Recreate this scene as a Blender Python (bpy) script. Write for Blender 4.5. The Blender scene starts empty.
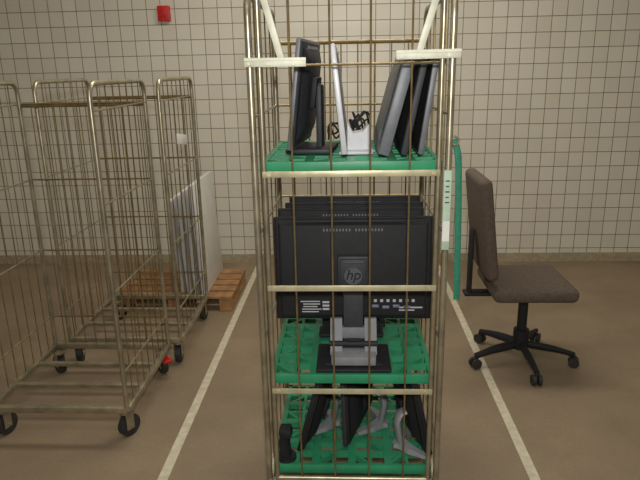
import bpy, bmesh, math, random
from mathutils import Matrix, Vector
random.seed(4)
SC=bpy.context.scene
SC.view_settings.view_transform='Standard'
R=math.radians
def T(x,y,z): return Matrix.Translation((x,y,z))
def RX(a): return Matrix.Rotation(R(a),4,'X')
def RY(a): return Matrix.Rotation(R(a),4,'Y')
def RZ(a): return Matrix.Rotation(R(a),4,'Z')
def srgb(r,g,b):
    f=lambda c:(c/255/12.92) if c/255<=0.04045 else ((c/255+0.055)/1.055)**2.4
    return (f(r),f(g),f(b),1)
# ---------------- materials
def mat(name,col,rough=0.5,metal=0.0,var=0.12,scale=30,bump=0.0,col2=None,spec=.5):
    m=bpy.data.materials.new(name); m.use_nodes=True
    nt=m.node_tree; b=nt.nodes['Principled BSDF']
    b.inputs['Roughness'].default_value=rough; b.inputs['Metallic'].default_value=metal
    b.inputs['Specular IOR Level'].default_value=spec
    tc=nt.nodes.new('ShaderNodeTexCoord'); n=nt.nodes.new('ShaderNodeTexNoise')
    n.inputs['Scale'].default_value=scale; n.inputs['Detail'].default_value=4
    nt.links.new(tc.outputs['Object'],n.inputs['Vector'])
    r=nt.nodes.new('ShaderNodeValToRGB')
    c=col; c2=col2 or tuple(min(1,x*(1+var)) for x in c[:3])+(1,)
    r.color_ramp.elements[0].position=.35; r.color_ramp.elements[1].position=.65
    r.color_ramp.elements[0].color=tuple(x*(1-var) for x in c[:3])+(1,) if not col2 else c
    r.color_ramp.elements[1].color=c2
    nt.links.new(n.outputs['Fac'],r.inputs['Fac']); nt.links.new(r.outputs['Color'],b.inputs['Base Color'])
    if bump:
        bp=nt.nodes.new('ShaderNodeBump'); bp.inputs['Strength'].default_value=bump; bp.inputs['Distance'].default_value=.002
        n2=nt.nodes.new('ShaderNodeTexNoise'); n2.inputs['Scale'].default_value=scale*12
        nt.links.new(tc.outputs['Object'],n2.inputs['Vector'])
        nt.links.new(n2.outputs['Fac'],bp.inputs['Height']); nt.links.new(bp.outputs['Normal'],b.inputs['Normal'])
    return m
def tile_mat(name,ax):
    m=bpy.data.materials.new(name); m.use_nodes=True
    nt=m.node_tree; b=nt.nodes['Principled BSDF']; b.inputs['Roughness'].default_value=.35
    tc=nt.nodes.new('ShaderNodeTexCoord'); s=nt.nodes.new('ShaderNodeSeparateXYZ'); c=nt.nodes.new('ShaderNodeCombineXYZ')
    nt.links.new(tc.outputs['Object'],s.inputs[0]); nt.links.new(s.outputs[ax],c.inputs[0]); nt.links.new(s.outputs['Z'],c.inputs[1])
    br=nt.nodes.new('ShaderNodeTexBrick'); br.offset=0; br.squash=1
    br.inputs['Scale'].default_value=1; br.inputs['Brick Width'].default_value=.118; br.inputs['Row Height'].default_value=.122
    br.inputs['Mortar Size'].default_value=.0032; br.inputs['Mortar Smooth'].default_value=.3; br.inputs['Bias'].default_value=0
    br.inputs['Color1'].default_value=srgb(222,218,206); br.inputs['Color2'].default_value=srgb(213,208,195)
    br.inputs['Mortar'].default_value=srgb(116,109,96)
    nt.links.new(c.outputs[0],br.inputs['Vector']); nt.links.new(br.outputs['Color'],b.inputs['Base Color'])
    bp=nt.nodes.new('ShaderNodeBump'); bp.inputs['Strength'].default_value=.3; bp.inputs['Distance'].default_value=.002; bp.invert=True
    nt.links.new(br.outputs['Fac'],bp.inputs['Height']); nt.links.new(bp.outputs['Normal'],b.inputs['Normal'])
    return m
def floor_mat():
    m=bpy.data.materials.new('floor_concrete'); m.use_nodes=True
    nt=m.node_tree; b=nt.nodes['Principled BSDF']; b.inputs['Roughness'].default_value=.55
    tc=nt.nodes.new('ShaderNodeTexCoord')
    n=nt.nodes.new('ShaderNodeTexNoise'); n.inputs['Scale'].default_value=1.6; n.inputs['Detail'].default_value=8; n.inputs['Roughness'].default_value=.65
    n2=nt.nodes.new('ShaderNodeTexNoise'); n2.inputs['Scale'].default_value=60; n2.inputs['Detail'].default_value=3
    r=nt.nodes.new('ShaderNodeValToRGB'); r.color_ramp.elements[0].position=.3; r.color_ramp.elements[1].position=.7
    r.color_ramp.elements[0].color=srgb(136,119,98); r.color_ramp.elements[1].color=srgb(162,143,118)
    mx=nt.nodes.new('ShaderNodeMixRGB'); mx.blend_type='MULTIPLY'; mx.inputs[0].default_value=.25
    nt.links.new(tc.outputs['Object'],n.inputs['Vector']); nt.links.new(tc.outputs['Object'],n2.inputs['Vector'])
    nt.links.new(n.outputs['Fac'],r.inputs['Fac']); nt.links.new(r.outputs['Color'],mx.inputs[1]); nt.links.new(n2.outputs['Fac'],mx.inputs[2])
    nt.links.new(mx.outputs['Color'],b.inputs['Base Color'])
    return m
M_TILE=tile_mat('cream_tiles','X'); M_TILEY=tile_mat('cream_tiles_side','Y')
M_FLOOR=floor_mat()
M_LINE=mat('line_paint',srgb(206,198,176),.6,0,.12,25)
M_BASE=mat('skirting',srgb(166,154,130),.5)
M_CEIL=mat('ceiling_paint',srgb(225,222,212),.8)
M_STEEL=mat('dull_zinc_tube',srgb(168,160,138),.36,.75,.22,14)
M_WIRE=mat('yellow_zinc_wire',srgb(146,127,88),.4,.7,.22,20)
M_BAR=mat('pale_zinc_flat_bar',srgb(198,191,158),.42,.45,.15,16)
M_PLATE=mat('cream_painted_plate',srgb(206,207,190),.5,.1,.1,22)
M_GREEN=mat('green_plastic',srgb(48,140,100),.45,0,.14,9)
M_BLACK=mat('black_plastic',srgb(33,34,38),.62,0,.1,40,.25,spec=.35)
M_BLACK2=mat('dark_grey_plastic',srgb(52,54,60),.55,0,.1,40,spec=.4)
M_GLOSS=mat('screen_glass',srgb(14,15,18),.15,0,.1,5)
M_SILVER=mat('silver_plastic',srgb(150,152,157),.4,.2,.06,30)
M_HINGE=mat('matte_silver_hinge',srgb(128,130,136),.6,0,.08,30,spec=.3)
M_LIGHTP=mat('light_silver_plastic',srgb(198,200,205),.4,.1,.05,30)
M_GREY=mat('grey_plastic',srgb(108,111,118),.45,.1,.08,30)
M_EMB=mat('emblem_grey',srgb(98,101,108),.35,.3,.05,30)
M_WHITEP=mat('white_laminate',srgb(218,218,214),.5,0,.04,8)
M_PRINT=mat('label_print',srgb(176,179,186),.6,0,.05)
M_PORT=mat('port_metal',srgb(120,130,155),.4,.3)
M_RUB=mat('caster_rubber',srgb(46,45,46),.6)
M_RED=mat('red_plastic',srgb(196,36,34),.4)
M_WOOD=mat('pallet_wood',srgb(158,118,78),.7,0,.25,14)
M_FAB=mat('taupe_fabric',srgb(96,83,74),.9,0,.15,60,.4)
M_TEAL=mat('green_webbing',srgb(42,118,94),.7,0,.12,60)
M_PAPER=mat('paper_label',srgb(170,192,172),.7,0,.08,20)
# ---------------- mesh builder
class MB:
    def __init__(s): s.v=[]; s.f=[]
    def add(s,vs,fs,M=Matrix()):
        o=len(s.v); s.v+=[M@Vector(v) for v in vs]; s.f+=[tuple(i+o for i in f) for f in fs]
    def box(s,c,d,M=Matrix(),bev=0.0,seg=2):
        bm=bmesh.new(); bmesh.ops.create_cube(bm,size=1)
        for v in bm.verts: v.co=Vector((v.co.x*d[0]+c[0],v.co.y*d[1]+c[1],v.co.z*d[2]+c[2]))
        if bev: bmesh.ops.bevel(bm,geom=bm.edges[:],offset=bev,segments=seg,affect='EDGES',profile=.5)
        s.bm(bm,M)
    def bm(s,bm,M=Matrix()):
        bm.verts.index_update(); s.add([v.co[:] for v in bm.verts],[tuple(v.index for v in f.verts) for f in bm.faces],M); bm.free()
    def cyl(s,p0,p1,r,n=12,r2=None,M=Matrix()):
        p0=Vector(p0);p1=Vector(p1); d=(p1-p0).normalized()
        a=d.orthogonal().normalized(); b=d.cross(a); r2=r if r2 is None else r2
        vs=[];fs=[]
        for k,(p,rr) in enumerate(((p0,r),(p1,r2))):
            for i in range(n):
                t=2*math.pi*i/n; vs.append(p+(a*math.cos(t)+b*math.sin(t))*rr)
        for i in range(n): fs.append((i,(i+1)%n,n+(i+1)%n,n+i))
        fs.append(tuple(range(n))[::-1]); fs.append(tuple(range(n,2*n)))
        s.add(vs,fs,M)
    def prism(s,poly,w,M=Matrix()):
        n=len(poly); vs=[(-w/2,y,z) for y,z in poly]+[(w/2,y,z) for y,z in poly]
        fs=[(i,(i+1)%n,n+(i+1)%n,n+i) for i in range(n)]+[tuple(range(n))[::-1],tuple(range(n,2*n))]
        s.add(vs,fs,M)
    def tube(s,pts,r,n=10,fil=0,flat=1.0,M=Matrix(),closed=False,r_end=None,ref0=None):
        P=[Vector(p) for p in pts]
        if fil:
            Q=[]; L=len(P)
            for i,p in enumerate(P):
                if not closed and i in (0,L-1): Q.append(p); continue
                a=(P[i-1]-p); b=(P[(i+1)%L]-p); f=min(fil,a.length*.49,b.length*.49)
                pa=p+a.normalized()*f; pb=p+b.normalized()*f
                for k in range(7):
                    t=k/6; Q.append(pa*(1-t)**2+p*2*t*(1-t)+pb*t*t)
            P=Q
        L=len(P); rings=[]; ref=Vector(ref0) if ref0 else None
        for i in range(L):
            if closed: d=(P[(i+1)%L]-P[i-1])
            else: d=(P[min(i+1,L-1)]-P[max(i-1,0)])
            d.normalize()
            if ref is None: ref=d.orthogonal().normalized()
            ref=(ref-d*ref.dot(d)).normalized(); b=d.cross(ref)
            rr=r if r_end is None else r+(r_end-r)*i/(L-1)
            rings.append([P[i]+(ref*math.cos(2*math.pi*k/n)+b*math.sin(2*math.pi*k/n)*flat)*rr for k in range(n)])
        vs=[v for g in rings for v in g]; fs=[]
        for i in range(L if closed else L-1):
            j=(i+1)%L
            for k in range(n): fs.append((i*n+k,i*n+(k+1)%n,j*n+(k+1)%n,j*n+k))
        if not closed:
            fs.append(tuple(range(n))[::-1]); fs.append(tuple((L-1)*n+k for k in range(n)))
        s.add(vs,fs,M)
    def foot(s,pts,hw,th):
        P=[Vector(p) for p in pts]; L=len(P); vs=[];fs=[]
        for i,p in enumerate(P):
            d=P[min(i+1,L-1)]-P[max(i-1,0)]; d.z=0; d.normalize(); n=Vector((-d.y,d.x,0)); w=hw[i]; t=th[i]
            vs+=[p+n*w-Vector((0,0,t/2)),p-n*w-Vector((0,0,t/2)),p-n*w*.7+Vector((0,0,t/2)),p+n*w*.7+Vector((0,0,t/2))]
        for i in range(L-1):
            for k in range(4): fs.append((i*4+k,i*4+(k+1)%4,i*4+4+(k+1)%4,i*4+4+k))
        fs.append((3,2,1,0)); o=(L-1)*4; fs.append((o,o+1,o+2,o+3)); s.add(vs,fs)
    def frust(s,w1,h1,w2,h2,d,cz=0,M=Matrix(),bev=.004,cz2=None):
        cz2=cz if cz2 is None else cz2
        bm=bmesh.new(); vs=[]
        for (w,h,y,c) in ((w1,h1,0,cz),(w2,h2,-d,cz2)):
            vs.append([bm.verts.new((sx*w/2,y,c+sz*h/2)) for sx,sz in ((-1,-1),(1,-1),(1,1),(-1,1))])
        a,b=vs
        bm.faces.new(a[::-1]); bm.faces.new(b)
        for i in range(4): bm.faces.new((a[i],a[(i+1)%4],b[(i+1)%4],b[i]))
        bmesh.ops.recalc_face_normals(bm,faces=bm.faces)
        if bev: bmesh.ops.bevel(bm,geom=bm.edges[:],offset=bev,segments=2,affect='EDGES',profile=.5)
        s.bm(bm,M)
    def obj(s,name,m,parent=None,smooth=True,M=None):
        me=bpy.data.meshes.new(name); me.from_pydata([v[:] for v in s.v],[],s.f); me.update()
        bm=bmesh.new(); bm.from_mesh(me); bmesh.ops.recalc_face_normals(bm,faces=bm.faces)
        if smooth:
            for f in bm.faces: f.smooth=True
            for e in bm.edges:
                if len(e.link_faces)==2 and e.calc_face_angle(0)>R(40): e.smooth=False
        bm.to_mesh(me); bm.free()
        me.materials.append(m)
        o=bpy.data.objects.new(name,me); SC.collection.objects.link(o)
        if M is not None: o.matrix_local=M
        if parent: o.parent=parent
        return o
def thing(name,label,cat,M=Matrix(),group=None):
    e=bpy.data.objects.new(name,None); e.empty_display_size=.05; SC.collection.objects.link(e)
    e.matrix_world=M; e['label']=label; e['category']=cat
    if group: e['group']=group
    return e
def text(body,size,m,parent,M,name='printed_text',ext=.0004):
    c=bpy.data.curves.new(name,'FONT'); c.body=body; c.size=size; c.extrude=ext; c.align_x='CENTER'; c.align_y='CENTER'; c.shear=.25; c.offset=.0006
    o=bpy.data.objects.new(name,c); SC.collection.objects.link(o)
    dg=bpy.context.evaluated_depsgraph_get(); me=bpy.data.meshes.new_from_object(o.evaluated_get(dg))
    bpy.data.objects.remove(o); me.materials.clear(); me.materials.append(m)
    o=bpy.data.objects.new(name,me); SC.collection.objects.link(o); o.parent=parent; o.matrix_local=M
    return o
# ---------------- room
def struct(name,c,d,m):
    b=MB(); b.box(c,d); o=b.obj(name,m,smooth=False); o['kind']='structure'; return o
YW=5.2
struct('floor',(0,1.6,-.05),(7.2,7.6,.1),M_FLOOR)
struct('wall_back',(0,YW+.05,1.6),(7.2,.1,3.2),M_TILE)
struct('wall_left',(-3.55,1.6,1.6),(.1,7.2,3.2),M_TILEY)
struct('wall_right',(3.55,1.6,1.6),(.1,7.2,3.2),M_TILEY)
struct('wall_front',(0,-2.05,1.6),(7.2,.1,3.2),M_CEIL)
struct('ceiling',(0,1.6,3.25),(7.2,7.4,.1),M_CEIL)
struct('baseboard_back',(0,YW-.006,.04),(7.0,.012,.08),M_BASE)
struct('trim_1',(-.81,1.7,.0008),(.045,6.8,.0016),M_LINE)
struct('trim_2',(.79,1.7,.0008),(.045,6.8,.0016),M_LINE)
# ---------------- casters
def caster(parent,x,y,ang=0,red=False,z=0.155):
    M=T(x,y,0)@RZ(ang)
    f=MB(); f.box((0,0,z-.012),(.07,.07,.006),bev=.002); f.cyl((0,0,z-.012),(0,0,z-.03),.024)
    for sx in(-1,1): f.box((sx*.022,.012,.085),(.004,.045,.09),bev=.0015); 
    f.box((0,.012,z-.03),(.048,.05,.004)); f.cyl((-.028,.02,.055),(.028,.02,.055),.007)
    o=f.obj('caster',M_STEEL,parent,M=M)
    w=MB(); w.cyl((-.016,0,0),(.016,0,0),.055,28); w.cyl((-.018,0,0),(.018,0,0),.03,20)
    w.obj('wheel',M_RUB,o,M=T(0,.02,.055))
    if red:
        p=MB(); p.box((0,-.05,.105),(.05,.06,.016),bev=.005); p.box((.0,-.02,.12),(.03,.03,.02),bev=.004); p.obj('brake_pedal',M_RED,o)
# ---------------- roll cage
def cage(name,label,x0,x1,y0,y1,H,nside=6,nback=11,red=False,group=None):
    cx=(x0+x1)/2; e=thing(name,label,'roll container',T(cx,y0,0),group)
    x0-=cx;x1-=cx; D=y1-y0; rt=.0115; zb=.165
    b=MB()
    for y in(0.0,D): b.box(((x0+x1)/2,y,zb),(x1-x0,.03,.03),bev=.003)
    for x in(x0,x1): b.box((x,D/2,zb),(.03,D,.03),bev=.003)
    for k in(1,2): b.box(((x0+x1)/2,D*k/3,zb),(x1-x0,.03,.02),bev=.003)
    b.obj('base_frame',M_STEEL,e)
    for x in(x0,x1):
        b=MB(); b.tube([(x,0,zb),(x,0,H),(x,D,H),(x,D,zb)],rt,12,fil=.07)
        for z in (.35,.75,1.15,1.55): 
            if z<H: b.tube([(x,0,z),(x,D,z)],.0045,8)
        s=b.obj('side_frame',M_STEEL,e)
        w=MB()
        for k in range(1,nside):
            y=D*k/nside; w.tube([(x,y,zb),(x,y,H)],.003,6)
        w.obj('wire_grid',M_WIRE,s)
    b=MB(); b.tube([(x0,D,H-.12),(x1,D,H-.12)],.008,8)
    for k in range(1,nback):
        x=x0+(x1-x0)*k/nback; b.tube([(x,D,zb),(x,D,H-.12)],.003,6)
    for z in (.35,.75,1.15,1.55): b.tube([(x0,D,z),(x1,D,z)],.0045,8)
    b.obj('back_panel',M_WIRE,e)
    for x in(x0,x1):
        for y in(.03,D-.03): 
            rd=red and x>0 and y>.1
            caster(e,x+(.03 if x<0 else -.03),y,(40 if rd else random.uniform(-50,50)),rd)
    return e,cx
CX0,CX1,CY0,CY1=-.308,.328,1.96,2.64
main,cx=cage('roll_container','tall yellowish zinc wire roll container loaded with monitors',CX0,CX1,CY0,CY1,1.925,nback=9,nside=5)
g=MB()
for x in(-.277-cx,.297-cx): g.tube([(x,0,.185),(x,0,1.95)],.009,10)
g.tube([(-.277-cx,0,1.95),(.297-cx,0,1.95)],.009,10)
g.tube([(-.277-cx,0,.185),(.297-cx,0,.185)],.009,10)
gate=g.obj('front_gate',M_STEEL,main)
w=MB()
for x in(-.182,-.054,.074,.203): w.tube([(x-cx,-.002,.19),(x-cx,-.002,1.945)],.0034,8)
w.tube([(-.277-cx,.002,1.712),(.297-cx,.002,1.712)],.004,8)
w.obj('wire_grid',M_WIRE,gate)
for z in(.563,.965,1.366):
    b=MB(); b.box(((.01)-cx,-.007,z),(.585,.005,.021),bev=.0015)
    for x in(-.26,.28): b.cyl((x-cx,-.0085,z),(x-cx,-.013,z),.006,10)
    b.obj('crossbar',M_BAR,gate)
for a,bx,z,rot in((-.322,-.128,1.722,-1),(.152,.352,1.737,1)):
    c=(a+bx)/2-cx; b=MB(); b.box((0,0,0),(bx-a,.006,.028),bev=.0015)
    b.box((0,-.004,.008),(bx-a,.004,.006)); 
    for k in(-.42,-.1,.3): b.cyl(((bx-a)*k,-.003,-.004),((bx-a)*k,-.009,-.004),.006,10)
    b.obj('latch_plate',M_PLATE,gate,M=T(c,-.018,z)@RY(rot*-.5))
for p0,p1 in(((-.262,1.925),(-.208,1.725)),((.282,1.925),(.222,1.725))):
    a=Vector((p0[0]-cx,.03,p0[1])); d=Vector((p1[0]-cx,.02,p1[1])); mid_=(a+d)/2; L=(d-a).length
    ang=math.degrees(math.atan2((a-d).x,(a-d).z))
    b=MB(); b.box((0,0,0),(.022,.005,L),bev=.0015); b.box((.009,.006,0),(.004,.012,L))
    b.obj('brace_strip',M_PLATE,gate,M=T(*mid_)@RY(ang))
b=MB(); b.box((0,0,0),(.025,.004,.27),bev=.001)
lb=b.obj('label_tape',M_PAPER,main,M=T(.326-cx,-.0135,1.24))
b=MB(); b.box((0,0,0),(.023,.001,.07)); b.obj('paper_label',M_WHITEP,lb,M=T(0,-.0028,-.07))
b=MB()
for k in range(5): b.box((0,0,.1-k*.018),(.014-.003*(k%2),.0008,.004))
b.obj('print',M_BLACK2,lb,M=T(0,-.0026,0))
e=thing('webbing_strap','green webbing strap hanging outside the roll container post','strap',T(.366,1.99,1.47))
b=MB(); P=[(-.018,.0,.0),(-.005,-.012,-.04),(.0,-.01,-.1),(.006,-.008,-.25),(.010,-.006,-.4),(.014,-.004,-.56)]
b.tube(P,.0115,10,fil=.03,flat=.3,ref0=(1,0,0))
b.obj('webbing',M_TEAL,e)
b=MB(); b.tube([(-.04,.012,0),(-.02,.012,.012),(.0,.0,.0),(-.01,-.016,-.02),(-.03,-.016,-.01)],.004,8,fil=.01); b.obj('hook',M_STEEL,e)
# ---------------- green shelves
def shelf(z,label,y0=1.985,y1=2.60,x0=-.293,x1=.313):
    cx_=(x0+x1)/2; cy=(y0+y1)/2; W=x1-x0; D=y1-y0
    e=thing('shelf',label,'shelf',T(cx_,cy,z-.036),'green plastic shelves in the roll container')
    b=MB(); h=.036
    for s in(-1,1):
        b.box((0,s*(D/2-.01),h/2),(W,.02,h),bev=.003); b.box((s*(W/2-.01),0,h/2),(.02,D,h),bev=.003)
    b.obj('rim',M_GREEN,e)
    b=MB(); nx=8; ny=8
    px=(W-.04)/nx; py=(D-.04)/ny
    for i in range(1,nx): b.box((-W/2+.02+i*px,0,h*.62),(.013 if i%2 else .03,D-.03,h*.7))
    for j in range(1,ny): b.box((0,-D/2+.02+j*py,h*.62),(W-.03,.013 if j%2 else .03,h*.7-.0006))
    for i in range(nx):
        for j in range(ny):
            if (i+j)%2==0:
                M=T(-W/2+.02+(i+.5)*px,-D/2+.02+(j+.5)*py,h*.6)@RZ(45 if (i//2+j//2)%2 else -45)
                b.box((0,0,0),(.09,.012,h*.6),M)
    b.obj('lattice',M_GREEN,e,smooth=False)
shelf(1.402,'green plastic lattice shelf carrying upright monitors and cables')
shelf(.612,'green plastic lattice shelf carrying stacked black monitors')
shelf(.222,'green plastic lattice shelf carrying tilted monitors with silver stands')
# ---------------- monitors
def monitor(label,M,w=.5,h=.33,lift=.05,off=.05,tilt=0,style='arm',bez=M_BLACK,shell=M_BLACK,t=.018,bul=.03,stand=M_BLACK2,group='used flat monitors',colw=.075,sx=0,ext=.06):
    e=thing('monitor',label,'monitor',M,group)
    P=T(0,off,lift)@RX(tilt)
    b=MB(); b.box((0,0,h/2),(w,t,h),bev=.004)
    pan=b.obj('panel',bez,e,M=P)
    b=MB(); b.box((0,t/2,h/2+.004),(w-.032,.002,h-.042)); b.obj('screen',M_GLOSS,pan)
    yo=-t/2-bul
    b=MB(); b.frust(w-.006,h-.006,w-.02,h-.02,bul*.35,h/2,T(0,-t/2+.003,0),.003)
    if style=='desk':
        b.frust(w-.03,h-.03,w-.05,h-.05,bul*.65+.003,h/2,T(0,-t/2-bul*.3,0),.006)
        b.tube([(-.26,yo-.0,h*.34),(-.06,yo-.0,h*.34)],.002,6); b.tube([(.06,yo-.0,h*.34),(.26,yo-.0,h*.34)],.002,6)
        yo-=.0005
    else: b.frust(w-.05,h-.05,w*.62,h*.62,bul*.65,h/2,T(0,-t/2-bul*.3,0),.006)
    sh=b.obj('rear_shell',shell,pan)
    yb=yo if style=='desk' else -t/2-bul*.35
    b=MB(); zv=h-.042 if style=='desk' else h-.026
    for s in(-1,1):
        for k in range(9): b.box((s*(.012+k*.012)+0,yb-.0012,zv),(.006,.003,.010))
    b.obj('vent',M_GREY,sh)
    if style=='desk':
        b=MB(); b.box((0,yo-.012,h*.5),(.115,.03,.135),bev=.006); b.box((0,yo-.03,h*.5-.0),(.098,.014,.115),bev=.005)
        b.tube([(-.035,yo-.034,h*.5+.045),(.035,yo-.034,h*.5+.045)],.005,8)
        b.obj('pivot_mount',M_BLACK2,sh)
        b=MB(); b.cyl((0,yo-.0365,h*.5-.005),(0,yo-.042,h*.5-.005),.033,32); d=b.obj('logo_disc',M_EMB,sh)
        text('hp',.056,M_BLACK,d,T(-.001,yo-.0427,h*.5-.001)@RX(90),'logo_letters')
        yb=yo-.0008
        b=MB()
        for k in range(5): b.box((-.165+(k%2)*.005,yb,.085-k*.0105),(.075-.01*(k%3),.001,.0042))
        b.obj('printed_label',M_PRINT,sh)
        b=MB()
        for k in range(3): b.box((-.105,yb,.082-k*.014),(.026,.001,.008))
        b.obj('rating_label',M_PRINT,sh)
        b=MB()
        for k in range(7): b.box((.085+k*.024,yb,.088),(.011,.001,.011))
        b.obj('port_symbols',M_PRINT,sh)
        b=MB(); b.box((.22,yb,.06),(.09,.001,.006)); b.box((.205,yb,.049),(.06,.001,.005)); b.obj('port_text',M_PRINT,sh)
        b=MB()
        for k in range(4): b.box((.085+k*.04,yb-.001,.066-.004*(k%2)),(.026,.004,.011),bev=.001)
        b.obj('ports',M_PORT,sh)
        zt=lift+h*.5-.06
        b=MB(); b.box((0,off+yo-.03,(zt+.03)/2),(.075,.024,zt-.03),bev=.004); b.obj('column',M_BLACK2,e)
        yy=off+yo-.07
        b=MB()
        b.frust(.18,.045,.165,.035,.13,0,T(0,yy+.06,.042),.006)
        for s in(-1,1): b.prism([(yy+.05,.05),(yy+.062,.165),(yy+.036,.17),(yy-.005,.09),(yy-.03,.05)],.045,T(s*.065,0,0))
        b.box((0,yy+.035,.115),(.1,.03,.045),bev=.004)
        h_=b.obj('hinge_foot',M_HINGE,e)
        b=MB(); b.cyl((-.092,yy+.0,.082),(.092,yy+.0,.082),.014,16); b.box((0,yy-.005,.1),(.05,.012,.012),bev=.003); b.obj('hinge_pin',M_BLACK,h_)
        b=MB(); b.box((0,yy+.03,.008),(.28,.22,.016),bev=.006); b.box((0,yy+.03,.02),(.22,.17,.012),bev=.005); b.obj('base',M_BLACK,e)
    elif style=='slim':
        yc=off+yo-.012
        b=MB(); b.box((0,yc,(lift+h*.5)/2+.01),(colw,.018,lift+h*.5),bev=.005); b.obj('column',stand,e)
        b=MB(); b.box((0,yc+.03,.009),(.27,.085,.018),bev=.006); b.obj('base',stand,e)
    elif style=='arm':
        b=MB(); b.box((0,yo-.006,h*.52),(.11,.02,.11),bev=.004); b.obj('pivot_mount',M_BLACK,sh)
        yc=off+yo-.045; 
        b=MB(); b.box((0,yc,(lift+h*.55)/2+.01),(.075,.022,lift+h*.55),bev=.006); b.box((0,yc+.024,lift+h*.5),(.07,.06,.07),bev=.012); b.obj('column',stand,e)
        b=MB(); b.box((0,yc+.03,.009),(.22,.17,.018),bev=.006); b.obj('base',stand,e)
    elif style=='wedge':
        y=off-t/2
        b=MB(); b.prism([(y,.005),(y,.11),(y-.02,.07),(y-.055,.075),(y-.075,.10),(y-.09,.08),(y-.082,.02),(y-.1,.004)],.09)
        b.box((0,y-.03,.006),(.2,.12,.012),bev=.004)
        b.obj('base',stand,e,smooth=False)
    elif style=='vee':
        yc=off+yo-.02
        b=MB(); b.box((0,yo-.004,h*.45),(.09,.016,.09),bev=.004); b.obj('pivot_mount',M_BLACK,sh)
        b=MB(); b.tube([(sx,off+yo-.004,lift+h*.45),(sx,yc-.03,lift+h*.42),(sx,yc-.045,.12),(sx,yc-.03,.022)],.024,12,fil=.05,flat=.5,r_end=.03,ref0=(1,0,0))
        b.obj('column',stand,e)
        b=MB()
        for s in(-1,1): b.foot([(sx,yc-.03,.02),(sx+s*.05,yc+.0,.014),(sx+s*.10,yc+.05,.008)],(.024,.022,.012),(.034,.022,.012))
        b.foot([(sx,yc-.02,.018),(sx,yc-.03-ext*.5,.014),(sx,yc-.03-ext,.008)],(.024,.022,.014),(.03,.02,.012))
        b.obj('base',stand,e,smooth=False)
    return e
ZM=.613
G2='black monitors stacked on the middle shelf'
monitor('black widescreen monitor seen from behind with silver hinge foot',T(.018,2.10,ZM),w=.60,h=.41,lift=.14,off=.085,tilt=-1,style='desk',group=G2)
def midb(label,x,y,z1,w,ang=0,colw=.1):
    return monitor(label,T(x,y,ZM)@RZ(ang),w=w,h=.39,lift=z1-.39-ZM,off=.03,tilt=-1,style='slim',group=G2,bul=.022,stand=M_BLACK,colw=colw)
midb('black widescreen monitor standing behind the front monitor',.010,2.325,1.157,.59,0,.24)
midb('black widescreen monitor standing third in the row',.025,2.43,1.157,.58,0)
midb('black widescreen monitor standing last in the row',.028,2.535,1.162,.57,0)
ZT=1.403; G1='monitors standing on the top shelf'
monitor('dark monitor turned sideways with dark stand',T(-.106,2.27,ZT)@RZ(84),w=.40,h=.375,lift=.025,off=.078,tilt=7,style='arm',shell=M_BLACK2,bez=M_GREY,bul=.03,group=G1,stand=M_BLACK2,t=.016)
monitor('slim monitor with silver frame and silver foot, turned sideways',T(.02,2.23,ZT)@RZ(90),w=.36,h=.365,lift=.012,off=.03,tilt=-6,style='wedge',shell=M_SILVER,bez=M_LIGHTP,t=.02,bul=.006,stand=M_LIGHTP,group=G1)
def lean(label,x,y,z,w,h,t,tilt,bez,shell,g,bul=.02):
    return monitor(label,T(x,y,z)@RZ(-90),w=w,h=h,lift=.008,off=0,tilt=-tilt,style='none',bez=bez,shell=shell,t=t,bul=bul,group=g)
lean('grey edged monitor without stand leaning to the side',.122,2.25,ZT,.40,.335,.038,15,M_GREY,M_GREY,G1,.012)
lean('black monitor without stand leaning on its neighbour',.192,2.26,ZT,.42,.33,.022,11.5,M_BLACK2,M_BLACK,G1,.02)
lean('black monitor without stand leaning beside the post',.25,2.27,ZT,.42,.33,.02,8,M_GREY,M_BLACK,G1,.018)
def cable(label,pts,r=.0035):
    e=thing('cable',label,'cable',T(*pts[0]),'loose cables on the top shelf')
    o=Vector(pts[0]); cv=MB(); 
    P=[Vector(p)-o for p in pts]; Q=[]
    for i in range(len(P)-1):
        p0=P[max(i-1,0)];p1=P[i];p2=P[i+1];p3=P[min(i+2,len(P)-1)]
        for k in range(8):
            t=k/8; Q.append(.5*((2*p1)+(p2-p0)*t+(2*p0-5*p1+4*p2-p3)*t*t+(3*p1-p0-3*p2+p3)*t**3))
    Q.append(P[-1]); cv.tube(Q,r,8); cv.obj('cord',M_BLACK,e)
    m=MB(); m.box((0,0,.004),(.02,.045,.018),bev=.004); m.obj('plug',M_BLACK,e)
for k,(ccx,ccy) in enumerate(((-.042,2.53),(.045,2.46),(.055,2.56))):
    pts=[]
    for i in range(15):
        a=i*1.15+k; rr=.022+.018*random.random()
        pts.append((ccx+rr*1.1*math.cos(a),ccy+rr*.9*math.sin(a),ZT+.012+(.065+.022*k)*abs(math.sin(i*.9+k)) if 0<i<14 else ZT+.012))
    cable('thin black monitor cable loosely coiled',pts,.004)
ZB=.223; G3='tilted monitors on the bottom shelf'
monitor('black monitor tilted back on silver stand',T(-.088,2.20,ZB)@RZ(80),w=.34,h=.325,lift=.016,off=.085,tilt=15,style='vee',stand=M_SILVER,group=G3,bul=.035,sx=.07,ext=.03)
monitor('black monitor upright on curved silver stand',T(.115,2.215,ZB)@RZ(72),w=.34,h=.325,lift=.016,off=.085,tilt=-2,style='vee',stand=M_SILVER,group=G3,bul=.035,bez=M_BLACK2,sx=.05,ext=.03)
monitor('black monitor leaning beside the post with grey foot',T(.225,2.18,ZB)@RZ(-78),w=.33,h=.33,lift=.016,off=.06,tilt=12,style='vee',stand=M_SILVER,group=G3,bul=.035,sx=.06,ext=.03)
e=thing('monitor_stand','loose black monitor stand lying on the shelf','monitor stand',T(-.248,2.03,ZB))
b=MB(); b.cyl((0,0,0),(0,0,.014),.038,28); b.obj('base',M_BLACK,e)
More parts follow.
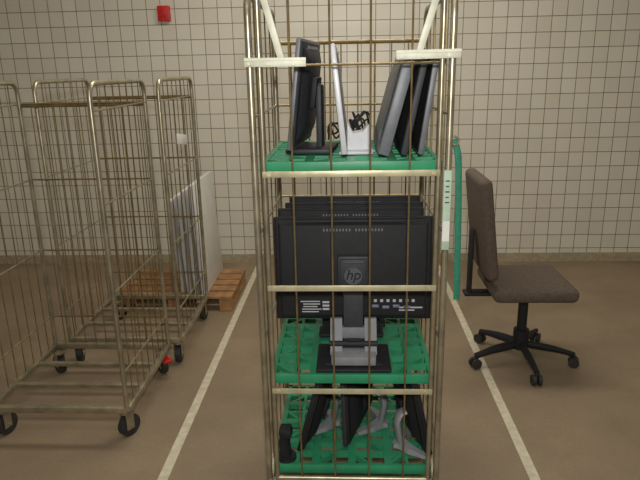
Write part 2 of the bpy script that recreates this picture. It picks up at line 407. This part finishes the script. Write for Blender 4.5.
b=MB(); b.tube([(0,0,.012),(-.008,0,.07),(.0,0,.11)],.026,12,fil=.03,flat=.6); b.box((0,0,.12),(.05,.06,.04),bev=.012); b.obj('neck',M_BLACK,e)
# ---------------- left cages
GC='empty roll containers parked along the wall'
ca,cax=cage('roll_container','empty zinc wire roll container with white label plate',-1.67,-1.0,3.22,3.92,1.66,nside=8,group=GC)
b=MB(); b.box((0,0,0),(.006,.2,.06),bev=.001); b.obj('label_plate',M_WHITEP,ca,M=T(-1.0-cax+.008,.35,1.31)@RX(-8))
cage('roll_container','empty zinc wire roll container with red caster brake',-1.72,-1.05,2.46,3.14,1.66,nside=8,red=True,group=GC)
e=thing('pallet','small worn wooden pallet on the floor','pallet',T(-1.28,4.35,0))
for x in(-.38,0,.38):
    b=MB(); b.box((x,0,.012),(.09,.62,.022),bev=.002)
    for y in(-.26,0,.26): b.box((x,y,.06),(.09,.09,.074),bev=.002)
    b.obj('runner',M_WOOD,e,smooth=False)
for k in range(5):
    b=MB(); b.box((0,-.26+k*.13,.108),(.86,.1,.02),bev=.002); b.obj('deck_board',M_WOOD,e,smooth=False)
for k in range(4):
    x=-1.05-k*.06
    o=thing('tabletop','white laminate tabletop leaning upright on the pallet','tabletop',T(x,4.35,.12)@RY(-3),'white tabletops on the pallet')
    b=MB(); b.box((0,0,.41-k*.02),(.03,.62-.05*k,.82-.04*k),bev=.003); b.obj('board',M_WHITEP,o)
    b=MB(); b.box((0,-.312+.025*k,.41-k*.02),(.026,.003,.8-.04*k)); b.obj('edge_band',M_LIGHTP,o)
e=thing('fire_alarm_box','small red alarm box mounted on the tiled wall','fire alarm',T(-1.50,YW+.002,2.16))
b=MB(); b.box((0,-.025,0),(.10,.05,.12),bev=.008); b.obj('housing',M_RED,e)
b=MB(); b.box((0,-.052,0),(.05,.004,.05),bev=.001); b.obj('cover',M_RED,e)
# ---------------- chair
e=thing('office_chair','taupe fabric office chair with black star base','chair',T(1.02,3.3,0)@RZ(90))
b=MB(); b.box((0,0,.49),(.48,.46,.08),bev=.035,seg=4); b.obj('seat',M_FAB,e)
b=MB(); b.box((0,0,0),(.44,.07,.56),bev=.03,seg=4); b.obj('backrest',M_FAB,e,M=T(0,.27,.85)@RX(-7))
b=MB(); b.box((0,.2,.43),(.08,.3,.02),bev=.005); b.box((0,.32,.62),(.07,.02,.4),bev=.006); b.obj('back_support',M_BLACK,e)
b=MB(); b.cyl((0,0,.1),(0,0,.45),.028,18); b.cyl((0,0,.08),(0,0,.2),.045,18); b.obj('gas_column',M_BLACK,e)
for k in range(5):
    M=RZ(20+72*k); b=MB(); b.tube([(0,.02,.11),(0,.2,.095),(0,.3,.075)],.026,10,fil=.05,flat=.8,r_end=.018); b.obj('leg',M_BLACK,e,M=M)
    b=MB()
    for s in(-1,1): b.cyl((s*.008,.30,.03),(s*.026,.30,.03),.03,18)
    b.cyl((0,.3,.03),(0,.3,.08),.008,8); b.obj('caster',M_RUB,e,M=M)
# ---------------- lights
def area(name,loc,size,energy,col,rot=(0,0,0),sy=None):
    l=bpy.data.lights.new(name,'AREA'); l.energy=energy; l.color=col; l.shape='RECTANGLE'; l.size=size; l.size_y=sy or size
    o=bpy.data.objects.new(name,l); SC.collection.objects.link(o); o.location=loc; o.rotation_euler=[R(a) for a in rot]; return o
warm=(1,.93,.8)
area('ceiling_lamp',(0,3.6,3.15),2.4,41,warm,sy=.5)
area('ceiling_lamp_rear',(0,.6,3.15),2.4,14,warm,sy=.5)
area('flash_lamp',(.02,-.1,1.95),.12,36,(1,.98,.93),(74,0,0))
w=bpy.data.worlds.new('world'); SC.world=w; w.use_nodes=True
w.node_tree.nodes['Background'].inputs[0].default_value=(1,.92,.8,1); w.node_tree.nodes['Background'].inputs[1].default_value=.3
# ---------------- camera
cam=bpy.data.cameras.new('camera'); co=bpy.data.objects.new('camera',cam); SC.collection.objects.link(co)
co.matrix_world=T(0,0,1.7)@RZ(2.8)@RX(90-15.98)@RZ(-1.125)
cam.sensor_width=36; cam.lens=36*598/640; SC.camera=co
